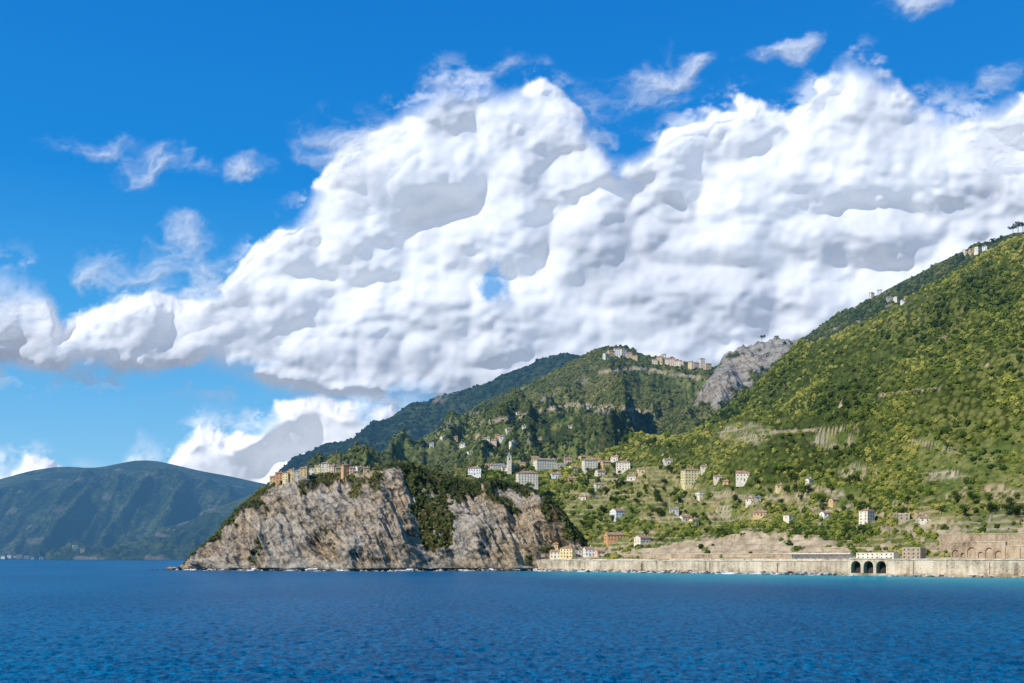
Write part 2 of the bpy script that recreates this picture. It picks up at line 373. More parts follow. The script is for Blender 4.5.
sheet('terraced_hillside',400,1300,1.0,[(lambda p:Ds(p)+9,zc(-3)),(lambda p:Ds(p)+9.5,zc(10.2)),(lambda p:Ds(p)+34,zc(12.2)),
   (lambda p:Ds(p)+100,zp(tab((400,545),(600,546),(700,540),(760,534),(840,537),(920,534),(1024,531),(1300,527)))),
   (Dr,zp(sky6)),(lambda p:Dr(p)+350,zc(60))],[3,6,45,320,20],d6,mk6,m_land,'sunlit terraced and wooded hillside above the railway wall')
# headland
topc=tab((168,578),(178,571),(190,560),(205,545),(222,529),(240,510),(258,493),(275,484),(300,477),(340,474),(380,470),(398,464),(412,466),(440,475),(470,483),(490,481),(520,486),(545,496),(562,512),(580,538),(596,560),(615,575),sm=3)
Dh=tab((160,1085),(200,1050),(240,1020),(300,1000),(360,985),(400,986),(428,1006),(455,1008),(490,995),(520,998),(560,1006),(620,1030))
def Dt(p): return Dh(p)+tab((160,5),(190,25),(240,70),(275,85),(400,80),(440,75),(520,65),(560,45),(600,25))(p)
def frow(fz,fd):
    return (lambda p:Dh(p)+2+(Dt(p)-Dh(p)-2)*fd, lambda p,D:3*(1-fz)+fz*(H+(HY-topc(p))*Dt(p)/F))
def dh(X,Y,Z,T,P):
    w=sstep(T,0.6,1.6)*(1-sstep(T,3.6,4.4))
    wz=24*(fbm(X/50,Y/200,Z/50,3,99)-0.5)
    g=fbm((X+wz)/44+Z/70,Y/500,Z/130,5,101,True)-0.6
    gv=fbm((X+wz*.6)/17+Z/60,Y/300,Z/75,5,103,True)-0.6
    g3=fbm((X+wz+Z*0.85)/9,Y/90,(Z+wz-X*0.6)/44,4,105,True)-0.6
    g4=fbm(X/5,Y/20,Z/4+X/8,3,109)-0.5
    Y=Y-w*(g*62+gv*15+g3*17+g4*5)
    Z=Z+w*(g4*2+g3*5)+(T>3.7)*(fbm(X/20,Y/20,0*X,4,111)-0.5)*4
    return X,Y,Z
def mkh(PX,PY,X,Y,Z,T):
    n=fbm(X/20,Y/60,Z/20,5,121)
    cliff=1-sstep(T,3.8,4.0)
    hf=np.clip(T-1,0,3)/3
    g=inpoly(PX+40*(n-0.5),PY+24*(n-.5),[(396,455),(404,485),(409,508),(416,530),(424,548),(442,548),(450,525),(456,500),(476,489),(470,470),(440,462)])
    g=np.maximum(g*(n<0.55),inpoly(PX+44*(n-0.5),PY,[(574,470),(640,470),(640,570),(584,570),(570,520)])*(n<.6))
    rt=sstep(PX,440,480)
    r=cliff*(1-g)*(1-0.92*sstep(n+0.20*sstep(hf,0.5,1.0)+0.06*rt*sstep(hf,0.15,0.6),0.62,0.71))
    r=np.maximum(r,(Z<5)*1.0)
    return (r,0*r,0*r)
sheet('cliff_headland',166,620,0.7,[(Dh,zc(-6)),(lambda p:Dh(p)+2,zc(3)),frow(0.36,0.32),frow(0.74,0.66),frow(1.0,1.0),
   (lambda p:Dt(p)+110,lambda p,D:H+(HY-topc(p)+3)*D/F),(lambda p:Dt(p)+230,zc(-5))],[8,60,60,45,30,15],dh,mkh,m_head,'steep grey brown rock headland rising from the sea')
# ------------------------------------------------------------------ sea
q=np.concatenate([np.arange(230,8,-0.5),np.linspace(8,0.25,24)])
Dq=H*F/q
pxs=np.concatenate([np.linspace(-3500,-160,40),np.arange(-150,1175,1.5),np.linspace(1180,4500,40)])
DD=Dq[:,None]+0*pxs;XX=(pxs-512)/F*DD
amp=np.clip((900-DD)/600,0.05,1)
u=XX*0.97+DD*0.24;v=DD*0.97-XX*0.24
wv=(fbm(u/5,v/2.2,0*u,4,201,True,0.62)-0.6)*0.75+(fbm(u/34,v/15,0*u,3,207)-0.5)*0.4+(fbm(u/1.8,v/0.8,0*u,2,209,True)-0.5)*0.46
ZZ=wv*amp
shore=np.clip(1-(np.abs((DD-1000)*0.6885+(XX-25)*0.7255))/300,0,1)*sstep(XX,-60,120)*(DD<1010)
sh2=fbm(XX/60,DD/60,0*XX,4,220)
shore=np.clip(shore*(0.8+sh2),0,1)
m,nt=newmat('sea_water');m_sea=m;p=POS(nt)
a=nt.nodes.new('ShaderNodeAttribute');a.attribute_name='mask'
sep=nt.nodes.new('ShaderNodeSeparateColor');nt.links.new(a.outputs['Color'],sep.inputs[0])
n1=NOISE(nt,SCALEV(nt,p,(0.6,1.3,0.5)),1.0,4,0.75)
n2=NOISE(nt,SCALEV(nt,p,(0.010,0.004,0.01)),1.0,3,0.6)
n4=NOISE(nt,SCALEV(nt,p,(0.6,0.34,0.1)),1.0,4,0.85)
cc=MIX(nt,MR(nt,n2,0.35,0.65),(0.0,0.13,0.28),(0.0,0.175,0.35))
cc=MIX(nt,MR(nt,n4,0.45,0.56),MIX(nt,1.0,cc,(0.4,0.5,0.56),'MULTIPLY'),cc)
cc=MIX(nt,M(nt,'MULTIPLY',sep.outputs[0],0.9),cc,(0.003,0.31,0.37))
b=finish(nt,cc,0.3,bump=n1,bd=0.9,bs=1.0,spec=0.05,haze=False);b.inputs['IOR'].default_value=1.33
sea=grid_mesh('sea',XX,DD,ZZ,m_sea,(shore,0*shore,0*shore));tag(sea,'deep blue rippled sea',"water",kind='structure')
V,Fc=box(-90000,90000,-90000,90000,-40,-3.5)
ow=mobj('open_water',V,Fc,m_sea);tag(ow,'deep blue open water beyond the bay','water',kind='structure')
# ------------------------------------------------------------------ placement by ray
dg=bpy.context.evaluated_depsgraph_get()
BV=[]
for k,s in SH.items(): BV.append((k,BVHTree.FromObject(s['o'],dg)))
O=Vector((0,0,H))
def cast(px,py):
    d=Vector(((px-512)/F,1,(HY-py)/F)).normalized();best=None
    for k,t in BV:
        h=t.ray_cast(O,d,20000)
        if h[0] is not None and (best is None or h[0].y<best[0].y): best=(h[0],k)
    return best
def place(px,py,dmin=0,dmax=1e9,tries=40):
    for i in range(tries):
        h=cast(px,py+i*0.5)
        if h and dmin<=h[0].y<=dmax: return h[0],py+i*0.5
    return None,None
EXC=[]
# ------------------------------------------------------------------ houses
wmesh={}
def winmesh(mat,kind):
    k=(mat.name,kind)
    if k not in wmesh:
        if kind=='w': V,Fc=box(-0.5,0.5,-0.10,0.06,-0.5,0.5)
        else: V,Fc=box(-0.5,0.5,-0.12,0.06,0,1)
        me=bpy.data.meshes.new('window' if kind=='w' else 'door');me.from_pydata(V,[],Fc);me.materials.append(mat);wmesh[k]=me
    return wmesh[k]
def opening(name,me,par,x,y,z,w,h,rz):
    o=bpy.data.objects.new(name,me);COL.objects.link(o);o.parent=par;o.location=(x,y,z);o.scale=(w,1,h);o.rotation_euler=(0,0,rz)
def build_house(loc,w,d,h,yaw,wall,roofk,label,cat='house',group=None,name='house',chim=True,foot=6):
    t=empty(name,loc,yaw,label,cat,group)
    EXC.append((loc[0],loc[1],w,d,h))
    x,y=w/2,d/2
    rm=m_slate if roofk.endswith('_s') else m_roof;rk=roofk.replace('_s','')
    rise=0.22*d
    if rk=='flat':
        mobj('wall',*box(-x,x,-y,y,-foot,h-0.5),WM[wall],t)
        mobj('parapet',*box(-x-.15,x+.15,-y-.15,y+.15,h-0.5,h),m_trim,t)
    elif rk=='gable':
        V=[(-x,-y,-foot),(x,-y,-foot),(x,y,-foot),(-x,y,-foot),(-x,-y,h-rise),(x,-y,h-rise),(x,y,h-rise),(-x,y,h-rise),(-x,0,h-.05),(x,0,h-.05)]
        mobj('wall',V,[(0,1,5,4),(2,3,7,6),(0,4,8,7,3),(1,2,6,9,5),(4,5,9,8),(6,7,8,9)],WM[wall],t)
        a=x+0.4;b=y+0.5;zb=h-rise-0.5*rise/y
        V=[(-a,-b,zb+.05),(a,-b,zb+.05),(a,0,h+.05),(-a,0,h+.05),(a,b,zb+.05),(-a,b,zb+.05),(-a,-b,zb+.3),(a,-b,zb+.3),(a,0,h+.35),(-a,0,h+.35),(a,b,zb+.3),(-a,b,zb+.3)]
        r=mobj('roof',V,[(0,1,2,3),(3,2,4,5),(6,9,8,7),(9,11,10,8),(0,6,7,1),(5,4,10,11),(0,3,9,6),(3,5,11,9),(1,7,8,2),(2,8,10,4)],rm,t)
        if chim: mobj('chimney',*box(x*0.3,x*0.3+0.8,-0.4,0.4,h-0.3,h+1.5),WM[wall],r)
    else:
        mobj('wall',*box(-x,x,-y,y,-foot,h-rise),WM[wall],t)
        a=x+0.5;b=y+0.5;rl=max(0.2,x-y) if x>y else 0.2;z0=h-rise
        V=[(-a,-b,z0),(a,-b,z0),(a,b,z0),(-a,b,z0),(-a,-b,z0+.25),(a,-b,z0+.25),(a,b,z0+.25),(-a,b,z0+.25),(-rl,0,h+.3),(rl,0,h+.3)]
        r=mobj('roof',V,[(0,3,2,1),(0,1,5,4),(1,2,6,5),(2,3,7,6),(3,0,4,7),(4,5,9,8),(6,7,8,9),(5,6,9),(7,4,8)],rm,t)
        if chim: mobj('chimney',*box(x*0.3,x*0.3+0.8,-0.4,0.4,h-0.6,h+1.3),WM[wall],r)
    hw=h-(0 if rk=='flat' else rise)-0.4
    nf=max(1,min(5,int(round(hw/3.1))));nc=max(1,min(8,int(w/3.0)));ns=max(1,min(3,int(d/3.6)))
    sm=random.choice([m_win,m_win,m_shut])
    fh=hw/nf
    for i in range(nf):
        for j in range(nc):
            xx=-x+w*(j+0.5)/nc
            if i==0 and j==nc//2 and h>5: opening('door',winmesh(m_shut,'d'),t,xx,-y,0.05,1.3,min(2.3,fh*0.8),0)
            else: opening('window',winmesh(sm,'w'),t,xx,-y,fh*(i+0.55),1.0,min(1.4,fh*0.45),0)
        for j in range(ns):
            opening('window',winmesh(sm,'w'),t,-x,-y+d*(j+0.5)/ns,fh*(i+0.55),0.9,min(1.4,fh*0.45),-math.pi/2)
    return t
ORD=['first','second','third','fourth','fifth','sixth','seventh','eighth','ninth','tenth','eleventh','twelfth','thirteenth','fourteenth','fifteenth','sixteenth','seventeenth','eighteenth','nineteenth','twentieth']+['twenty-'+w for w in('first','second','third','fourth','fifth','sixth','seventh','eighth','ninth')]+['thirtieth']+['thirty-'+w for w in('first','second','third','fourth','fifth','sixth','seventh','eighth','ninth')]+['fortieth']+['forty-'+w for w in('first','second','third','fourth','fifth','sixth','seventh','eighth','ninth')]+['fiftieth']
RN={'gable':'pitched red roof','hip':'hipped red roof','flat':'flat roof','gable_s':'pitched grey roof','hip_s':'hipped grey roof'}
def cluster(lst,where,group,dmin=0,dmax=1e9,k=1.0):
    lst=sorted(lst,key=lambda e:e[0])
    for i,e in enumerate(lst):
        px,pb,w,h,c,rf=e[:6];w*=k;h*=k
        top=pb-h
        P,py=place(px,pb,dmin,dmax)
        if P is None: print('MISS house',px,pb);continue
        s=P.y/F;W=w*s;HH=max(h*s,min((py-top)*s,h*s*1.5));dd=min(max(W*0.8,5),12)
        yaw=random.uniform(-0.4,0.7)
        lab=f'{c} house with {RN[rf]}, {ORD[i]} from left {where}'
        build_house((P.x,P.y+dd*0.35,P.z),W,dd,HH,yaw,c,rf,lab,'house',group)
G='gable';Hp='hip';FL='flat'
cluster([(273,484,6,8,'ochre',G),(279,483,7,11,'orange',G),(286,481,6,9,'yellow',Hp),(292,480,6,11,'ochre',G),(298,478,6,8,'grey','gable_s'),(304,476,7,9,'ochre',G),(311,475,7,7,'cream','flat'),(318,474,6,9,'yellow',G),(325,474,8,12,'cream',Hp),(332,473,6,8,'pink',G),(338,474,6,7,'ochre','gable_s'),(345,473,7,9,'orange',Hp),(352,473,6,6,'pink',G),(359,472,8,6,'cream',G),(366,472,6,5,'ochre',G)],
   'in the clifftop village','houses of the clifftop village',1000,1180,1.0)
cluster([(475,475,12,8,'white',Hp),(490,470,8,6,'cream',G),(499,471,10,7,'grey','gable_s'),(527,486,19,14,'cream',Hp),(522,470,7,7,'ochre',G),(545,471,20,12,'cream',Hp),(561,470,8,6,'grey',FL),(574,472,9,6,'yellow',G),(590,470,13,11,'cream',Hp),(606,467,8,6,'ochre',G),(624,470,13,9,'cream',Hp),(642,473,8,5,'yellow',G),(556,478,9,5,'white',G),
   (568,463,7,5,'pink',G),(583,461,7,5,'ochre',G),(600,476,8,6,'cream',G),(535,463,7,6,'ochre',G),(615,461,7,5,'cream',G),(572,482,8,5,'ochre',G),(632,480,8,5,'cream',G),(552,464,7,5,'cream',G),(597,463,7,5,'yellow',G)],
   'beside the church','houses beside the church',1000,1500,1.08)
cluster([(691,485,17,18,'yellow',Hp),(745,481,17,11,'cream',G),(718,480,8,5,'cream',G),(761,516,14,6,'ochre',G),(620,516,17,8,'white',G),(675,513,10,6,'grey','gable_s'),(702,497,10,5,'cream',FL),(643,543,14,8,'cream',G),(615,541,20,9,'orange',G),(780,489,7,5,'yellow',G),(810,484,8,6,'cream',G),(868,524,13,16,'cream',Hp),(835,503,9,5,'ochre',G),(668,464,9,6,'cream',G),(790,520,10,5,'cream',FL),(905,520,11,7,'stone',FL),(925,522,10,6,'cream',G),
   (685,521,10,6,'cream',G),(694,524,8,6,'yellow',G),(583,500,8,5,'cream',G),(598,488,7,5,'cream',G),(604,490,6,4,'pink',G),(705,470,8,5,'cream',G),(826,517,9,6,'white',G),(750,502,8,5,'cream',G),(758,500,6,4,'grey','gable_s'),(726,484,6,4,'ochre',G)],
   'among the terraces','houses among the terraces',600,1500,0.95)
cluster([(556,558,11,8,'cream',G),(568,558,13,12,'yellow',Hp),(579,557,9,7,'cream',FL),(589,556,10,9,'white',G),(555,549,9,6,'ochre',G),(600,555,9,5,'pink',G)],'by the sea wall start','buildings at the left end of the sea wall',600,1500)
cluster([(606,359,5,6,'cream',G),(611,357,6,7,'ochre',G),(617,356,6,8,'white',G),(623,356,6,8,'cream',Hp),(629,358,6,6,'pink',G),(635,360,6,5,'ochre',G),(655,365,5,6,'cream',G),(660,364,6,8,'ochre',G),(666,365,6,7,'cream',G),(672,366,6,8,'pink',G),(678,367,6,7,'cream',G),(684,368,6,7,'ochre',G),(690,369,6,8,'yellow',G),(696,369,6,7,'pink',G),(702,369,5,11,'cream',Hp),(708,370,6,7,'ochre',G),(664,358,4,4,'white',G)],
   'in the hilltop village','houses of the hilltop village',1800,2300)
cluster([(443,440,5,4,'cream',G),(455,440,5,4,'ochre',G),(463,447,6,4,'white',G),(487,442,7,5,'cream',G),(494,444,6,5,'pink',G),(502,440,6,5,'white',G),(512,445,5,4,'cream',G),(478,437,5,4,'ochre',G),(497,437,4,3,'orange',G),(508,432,5,4,'cream',G),(432,446,5,4,'grey','gable_s'),(571,428,5,3,'cream',G),(470,455,6,4,'white',G),(553,409,4,3,'cream',G),(586,408,5,3,'white',G),(604,410,4,3,'ochre',G),(524,428,4,3,'cream',G),(540,440,5,3,'ochre',G),(518,415,4,3,'white',G)],
   'on the wooded hill','houses scattered over the wooded hill',1200,2300,0.95)
cluster([(966,254,5,5,'cream',G),(972,253,5,5,'ochre',G),(978,252,6,6,'cream',G),(985,250,5,5,'white',G),(872,295,5,4,'cream',G),(880,293,5,4,'white',G),(890,300,6,4,'grey','gable_s'),(897,301,6,5,'cream',G),(904,303,5,4,'white',G)],
   'on the high ridge','houses on the high ridge',1200,2300,0.9)
cluster([(3,558,4,2,'white',G),(9,558,4,3,'cream',G),(14,558,3,2,'white',G),(19,558,5,3,'ochre',G),(26,558,4,2,'white',G),(33,559,4,2,'cream',G),(41,559,3,2,'white',G),(75,549,5,4,'cream',G),(82,552,4,3,'ochre',G)],
   'in the distant seaside town','houses of the distant seaside town',4000,7000)
def world_at(px,D,z): return Vector(((px-512)/F*D,D,z))
AX,AY=25.0,1000.0;dx,dy=316/459.05,-333/459.05
def S_of(px):
    k=(px-512)/1000;return (1000*k-25)/(dx-dy*k)
def PT(s,back=0): return Vector((AX+dx*s+back*0.7255,AY+dy*s+back*0.6885,0))
yawW=math.atan2(dy,dx)
P=PT(S_of(862),24)
build_house((P.x,P.y,12.2),30,8,5.2,yawW,'cream','flat','long low pale flat-roofed railway building behind the arches of the sea wall','building',None,'railway_building')
P=PT(S_of(893),34)
build_house((P.x,P.y,12.2),14,9,9,yawW,'stone','flat','square brown stone building right of the pale railway building','building',None,'stone_building')
P=PT(S_of(806),22);t=empty('platform_canopy',(P.x,P.y,12.2),yawW,'long white station canopy on posts below the bare earth slope','canopy')
mobj('canopy_roof',*box(-27,27,-3,3,4.2,4.7),WM['white'],t)
for i in range(10): mobj('post',*box(-25.2+i*5.6-.15,-25.2+i*5.6+.15,-.15,.15,0,4.2),m_trim,t)
mobj('back_wall',*box(-26,26,2.2,2.6,0,4.2),WM['white'],t)
# church
P,py=place(508,472,1000,1500)
EXC.append((P.x,P.y,18,16,20))
t=empty('church',(P.x,P.y+6,P.z),0.15,'pale stone church with a tall square bell tower above the village roofs','church')
V=[(-8,-5,-5),(8,-5,-5),(8,5,-5),(-8,5,-5),(-8,-5,6),(8,-5,6),(8,5,6),(-8,5,6),(-8,0,9),(8,0,9)]
mobj('nave',V,[(0,1,5,4),(2,3,7,6),(0,4,8,7,3),(1,2,6,9,5),(4,5,9,8),(6,7,8,9)],WM['cream'],t)
V=[(-8.4,-5.6,5.7),(8.4,-5.6,5.7),(8.4,0,9.1),(-8.4,0,9.1),(8.4,5.6,5.7),(-8.4,5.6,5.7),(-8.4,-5.6,6),(8.4,-5.6,6),(8.4,0,9.5),(-8.4,0,9.5),(8.4,5.6,6),(-8.4,5.6,6)]
mobj('roof',V,[(0,1,2,3),(3,2,4,5),(6,9,8,7),(9,11,10,8),(0,6,7,1),(5,4,10,11),(0,3,9,6),(3,5,11,9),(1,7,8,2),(2,8,10,4)],m_slate,t)
tw=mobj('bell_tower',*merge(box(-2.2,2.8,-10.2,-5.2,-5,19),box(-2.5,3.1,-10.5,-4.9,19,19.5)),WM['cream'],t)
V=[(-2.2,-10.2,19.5),(2.8,-10.2,19.5),(2.8,-5.2,19.5),(-2.2,-5.2,19.5),(0.3,-7.7,25)]
mobj('tower_cap',V,[(0,3,2,1),(0,1,4),(1,2,4),(2,3,4),(3,0,4)],m_slate,tw)
o=bpy.data.objects.new('belfry_opening',winmesh(m_win,'w'));COL.objects.link(o);o.parent=tw;o.location=(0.3,-10.2,15.8);o.scale=(1.5,1,3)
o=bpy.data.objects.new('belfry_opening',winmesh(m_win,'w'));COL.objects.link(o);o.parent=tw;o.location=(-2.2,-7.7,15.8);o.scale=(1.5,1,3);o.rotation_euler=(0,0,-math.pi/2)
for x in(-5.5,5.5): opening('window',winmesh(m_win,'w'),t,x,-5,3.6,1.2,2,0)
# ------------------------------------------------------------------ walls
def arch_wall(name,par,sA,sB,back,thick,z0,z1,arches,mat):
    pts=[]
    def add(s,z): pts.append((s,z))
    add(sA,z0)
    for a0,a1,zs in arches:
        r=(a1-a0)/2;c=(a0+a1)/2
        add(a0,z0);
        for k in range(13):
            th=math.pi-math.pi*k/12;add(c+r*math.cos(th),zs+r*math.sin(th))
        add(a1,z0)
    add(sB,z0)
    V=[];Fc=[]
    for s,z in pts:
        p0=PT(s,back);p1=PT(s,back+thick)
        V+=[(p0.x,p0.y,z),(p0.x,p0.y,z1),(p1.x,p1.y,z),(p1.x,p1.y,z1)]
    for i in range(len(pts)-1):
        a=4*i;c=4*(i+1)
        if abs(pts[i][0]-pts[i+1][0])>=1e-6:
            Fc+=[(a,c,c+1,a+1),(a+2,a+3,c+3,c+2),(a+1,c+1,c+3,a+3)]
        Fc.append((a,a+2,c+2,c))
    n=4*(len(pts)-1);Fc+=[(0,1,3,2),(n,n+2,n+3,n+1)]
    return mobj(name,V,Fc,mat,par)
def strip(name,par,sA,sB,b0,b1,z0,z1,mat):
    a=PT(sA,b0);b=PT(sB,b0);c=PT(sB,b1);d=PT(sA,b1)
    V=[(p.x,p.y,z0) for p in(a,b,c,d)]+[(p.x,p.y,z1) for p in(a,b,c,d)]
    return mobj(name,V,[(0,3,2,1),(4,5,6,7),(0,1,5,4),(1,2,6,5),(2,3,7,6),(3,0,4,7)],mat,par)
sa=S_of(850);sb=S_of(888)
t=empty('sea_wall',(0,0,0),0,'long pale stone sea wall under the railway, left of the three arches','wall')
arch_wall('masonry',t,-4,sa,0,5,-4,10.6,[],m_wall);strip('coping',t,-4,sa,-0.4,5.5,10.6,11.2,m_trim)
strip('parapet',t,20,150,3.5,4.4,11.2,12.0,m_wall);strip('parapet',t,162,sa,3.5,4.4,11.2,12.6,m_wall)
for s in (62,131,205,270): strip('buttress',t,s,s+3.2,-1.2,-0.003,-4,9.3,m_wall)
t=empty('arched_viaduct',(0,0,0),0,'section of the sea wall pierced by three dark arches','viaduct')
w3=(sb-sa)/3
arch_wall('arcade',t,sa,sb,-0.6,5.6,-4,12.6,[(sa+w3*i+1.1,sa+w3*(i+1)-1.1,7.2) for i in range(3)],m_wall);strip('coping',t,sa,sb,-1.1,5.5,12.6,13.3,m_trim)
strip('vault_shade_panel',t,sa,sb,5.1,5.6,-4,12.5,m_dark)  # added dark panel stands in for shade behind the arches
strip('footing',t,sa,sb,-2.4,-0.7,-4,1.9,m_wall)
t=empty('sea_wall',(0,0,0),0,'high pale stone sea wall running out of frame right of the three arches','wall')
arch_wall('masonry',t,sb,640,0,5,-4,12.0,[],m_wall);strip('coping',t,sb,640,-0.5,5.5,12.0,12.8,m_trim)
for i in range(5): 
    s=sb+17+i*47+6*(i%2);strip('buttress',t,s,s+2.4,-1.3,-0.003,-4,10.8,m_wall)
strip('toe_apron',t,sb,640,-5,-1.4,-4,1.6,m_wall)
o=strip('railway_ledge',None,-4,640,5.5,40,8,11.6,m_wall2);tag(o,'flat gravel ledge carrying the railway behind the sea wall','ground',kind='structure')
t=empty('retaining_wall',(0,0,0),0,'tall tan masonry retaining wall with blind arches above the railway at right','wall')
ra=S_of(928);rb=S_of(984);w=(rb-ra)
AR=[(0.03,0.15,17),(0.19,0.27,15.5),(0.31,0.47,18),(0.51,0.60,16),(0.64,0.78,18),(0.82,0.93,16.5)]
arch_wall('arcade',t,ra,rb,38,3,11,24.5,[(ra+w*a_,ra+w*b_,z_) for a_,b_,z_ in AR],m_wall2);strip('back_panel',t,ra,rb,39.0,41.4,11,24.4,m_wall2)
strip('coping',t,ra-0.5,rb,37.6,41.6,24.5,25.1,m_wall)
t=empty('retaining_wall',(0,0,0),0,'plain lower tan retaining wall continuing off the right edge of the picture','wall')
arch_wall('masonry',t,rb,640,39,3,11,21.5,[],m_wall2);strip('coping',t,rb,640,38.6,42.6,21.5,22.1,m_wall)
for i in range(5): s=rb+8+i*14;strip('buttress',t,s,s+1.8,37.6,38.99,11,20.5,m_wall2)
t=empty('retaining_wall',(0,0,0),0,'upper stepped retaining wall set back above the blind arches at the right edge','wall')
arch_wall('masonry',t,S_of(905),640,58,2,18,31,[],m_wall2);strip('coping',t,S_of(905),640,57.7,60.3,31,31.5,m_wall)
t=empty('retaining_wall',(0,0,0),0,'low stone retaining wall at the foot of the bare earth slope','wall')
arch_wall('masonry',t,S_of(600),S_of(770),34,2,11,16.5,[],m_wall2);strip('coping',t,S_of(600),S_of(770),33.7,36.3,16.5,17,m_trim)
t=empty('retaining_wall',(0,0,0),0,'upper stone retaining wall stepped back across the bare earth slope','wall')
arch_wall('masonry',t,S_of(668),S_of(845),62,2,14,21.5,[],m_wall2);strip('coping',t,S_of(668),S_of(845),61.7,64.3,21.5,22,m_trim)
# ------------------------------------------------------------------ boulders
def boulder_mesh(sd,mat):
    bm=bmesh.new();bmesh.ops.create_icosphere(bm,subdivisions=2,radius=1)
    r=random.Random(sd)
    pl=[(Vector((r.gauss(0,1),r.gauss(0,1),r.gauss(0,1))).normalized(),r.uniform(0.5,0.85)) for _ in range(9)]
    for v in bm.verts:
        for n,dd in pl:
            k=v.co.dot(n)-dd
            if k>0: v.co-=n*k
        v.co.z*=0.75
    me=bpy.data.meshes.new('boulder');bm.to_mesh(me);bm.free();me.materials.append(mat);return me
BM=[boulder_mesh(i,m_boul) for i in range(4)];BD=[boulder_mesh(i+9,m_bdark) for i in range(3)]
def put_boulder(ms,x,y,z,r,label,group):
    o=bpy.data.objects.new('boulder',random.choice(ms));COL.objects.link(o);o.location=(x,y,z);o.scale=(r,r*random.uniform(.8,1.2),r*random.uniform(.6,1))
    o.rotation_euler=(random.uniform(-.3,.3),random.uniform(-.3,.3),random.uniform(0,6.28));tag(o,label,'boulder',group)
for i in range(200):
    s=random.uniform(-4,sa-1);P=PT(s,-random.uniform(.5,8));put_boulder(BM if random.random()<.75 else BD,P.x,P.y,random.uniform(-.3,1.6),random.uniform(1.2,3.4),'boulder in the line of rocks at the foot of the sea wall','boulders at the foot of the sea wall')
for i in range(32):
    s=random.uniform(sb+2,520);P=PT(s,-random.uniform(5,8));put_boulder(BD if random.random()<.6 else BM,P.x,P.y,random.uniform(-.4,.6),random.uniform(.7,1.8),'boulder under the high sea wall right of the arches','boulders right of the arches')
for i in range(60):
    px=random.uniform(176,548);D=float(Dh(np.array([px]))[0])-random.uniform(0,16);P=world_at(px,D,random.uniform(-.6,.6));put_boulder(BD if random.random()<.5 else BM,P.x,P.y,P.z,random.uniform(1,3.6),'boulder fallen at the foot of the headland cliff','boulders at the foot of the headland')
for px,r in ((152,2.2),(157,1.3),(163,2.8),(168,3.2),(173,3.6),(178,3.0)):
    P=world_at(px,1070,0);put_boulder(BD,P.x,P.y,0,r,'dark rock awash off the left tip of the headland','rocks off the tip of the headland')
# ------------------------------------------------------------------ surf
m,nt=newmat('white_surf');p=POS(nt)
n=NOISE(nt,SCALEV(nt,p,(0.06,0.06,0.3)),1.0,5,0.75)
bs=nt.nodes.new('ShaderNodeBsdfDiffuse');bs.inputs[0].default_value=(0.8,0.83,0.85,1)
tr=nt.nodes.new('ShaderNodeBsdfTransparent');mx=nt.nodes.new('ShaderNodeMixShader');out=nt.nodes.new('ShaderNodeOutputMaterial')
nt.links.new(MR(nt,n,0.53,0.62),mx.inputs[0]);nt.links.new(tr.outputs[0],mx.inputs[1]);nt.links.new(bs.outputs[0],mx.inputs[2]);nt.links.new(mx.outputs[0],out.inputs[0]);m_surf=m
pa=np.arange(172,545,1.0);Dv=Dh(pa)
A=np.array([((pa-512)/F*Dv),Dv])
rowsX=[];rowsY=[];rowsZ=[]
jit=fbm(pa/5,0*pa,0*pa,4,301)
for back,z in ((-16,0.05),(-10,0.5),(-6,1.3),(-2,2.4)):
    sc_=(A[1]+back)/A[1];rowsX.append(A[0]*sc_);rowsY.append(A[1]*sc_);rowsZ.append(z*(0.4+1.2*jit))
o=grid_mesh('surf',np.array(rowsX),np.array(rowsY),np.array(rowsZ),m_surf);tag(o,'broken white surf along the foot of the headland','surf',kind='stuff')
ss=np.arange(-4,600,1.5);jit=fbm(ss/5,0*ss,0*ss,4,305);rowsX=[];rowsY=[];rowsZ=[]
for back,z in ((-15,0.05),(-11,0.4),(-8,1.0),(-5.1,1.6)):
    pts=[PT(s,back) for s in ss];rowsX.append([p.x for p in pts]);rowsY.append([p.y for p in pts]);rowsZ.append(z*(0.4+1.2*jit))
o=grid_mesh('surf',np.array(rowsX),np.array(rowsY),np.array(rowsZ),m_surf);tag(o,'broken white surf along the sea wall','surf',kind='stuff')
# ------------------------------------------------------------------ scrub (ground cover)
def bush_coll(name,mat,seed):
    c=bpy.data.collections.new(name)
    for i in range(6):
        bm=bmesh.new();bmesh.ops.create_icosphere(bm,subdivisions=3,radius=1)
        P=np.array([v.co[:] for v in bm.verts])
        n=fbm(P[:,0]*1.3+i*7+seed,P[:,1]*1.3,P[:,2]*1.3,2,400+i)
        n2=fbm(P[:,0]*4.5+i*7,P[:,1]*4.5,P[:,2]*4.5,2,420+i)
        r=0.45+0.75*n+0.75*(n2-0.5)
        for v,rr in zip(bm.verts,r): v.co=v.co*rr;v.co.z*=0.95
        me=bpy.data.meshes.new('bush');bm.to_mesh(me);bm.free();me.materials.append(mat)
        o=bpy.data.objects.new('bush',me);c.objects.link(o)
    return c
CB=bush_coll('scrub_shapes',m_bush,1);CD=bush_coll('wood_shapes',m_bushd,5);CFar=bush_coll('far_wood_shapes',m_bushf,9)
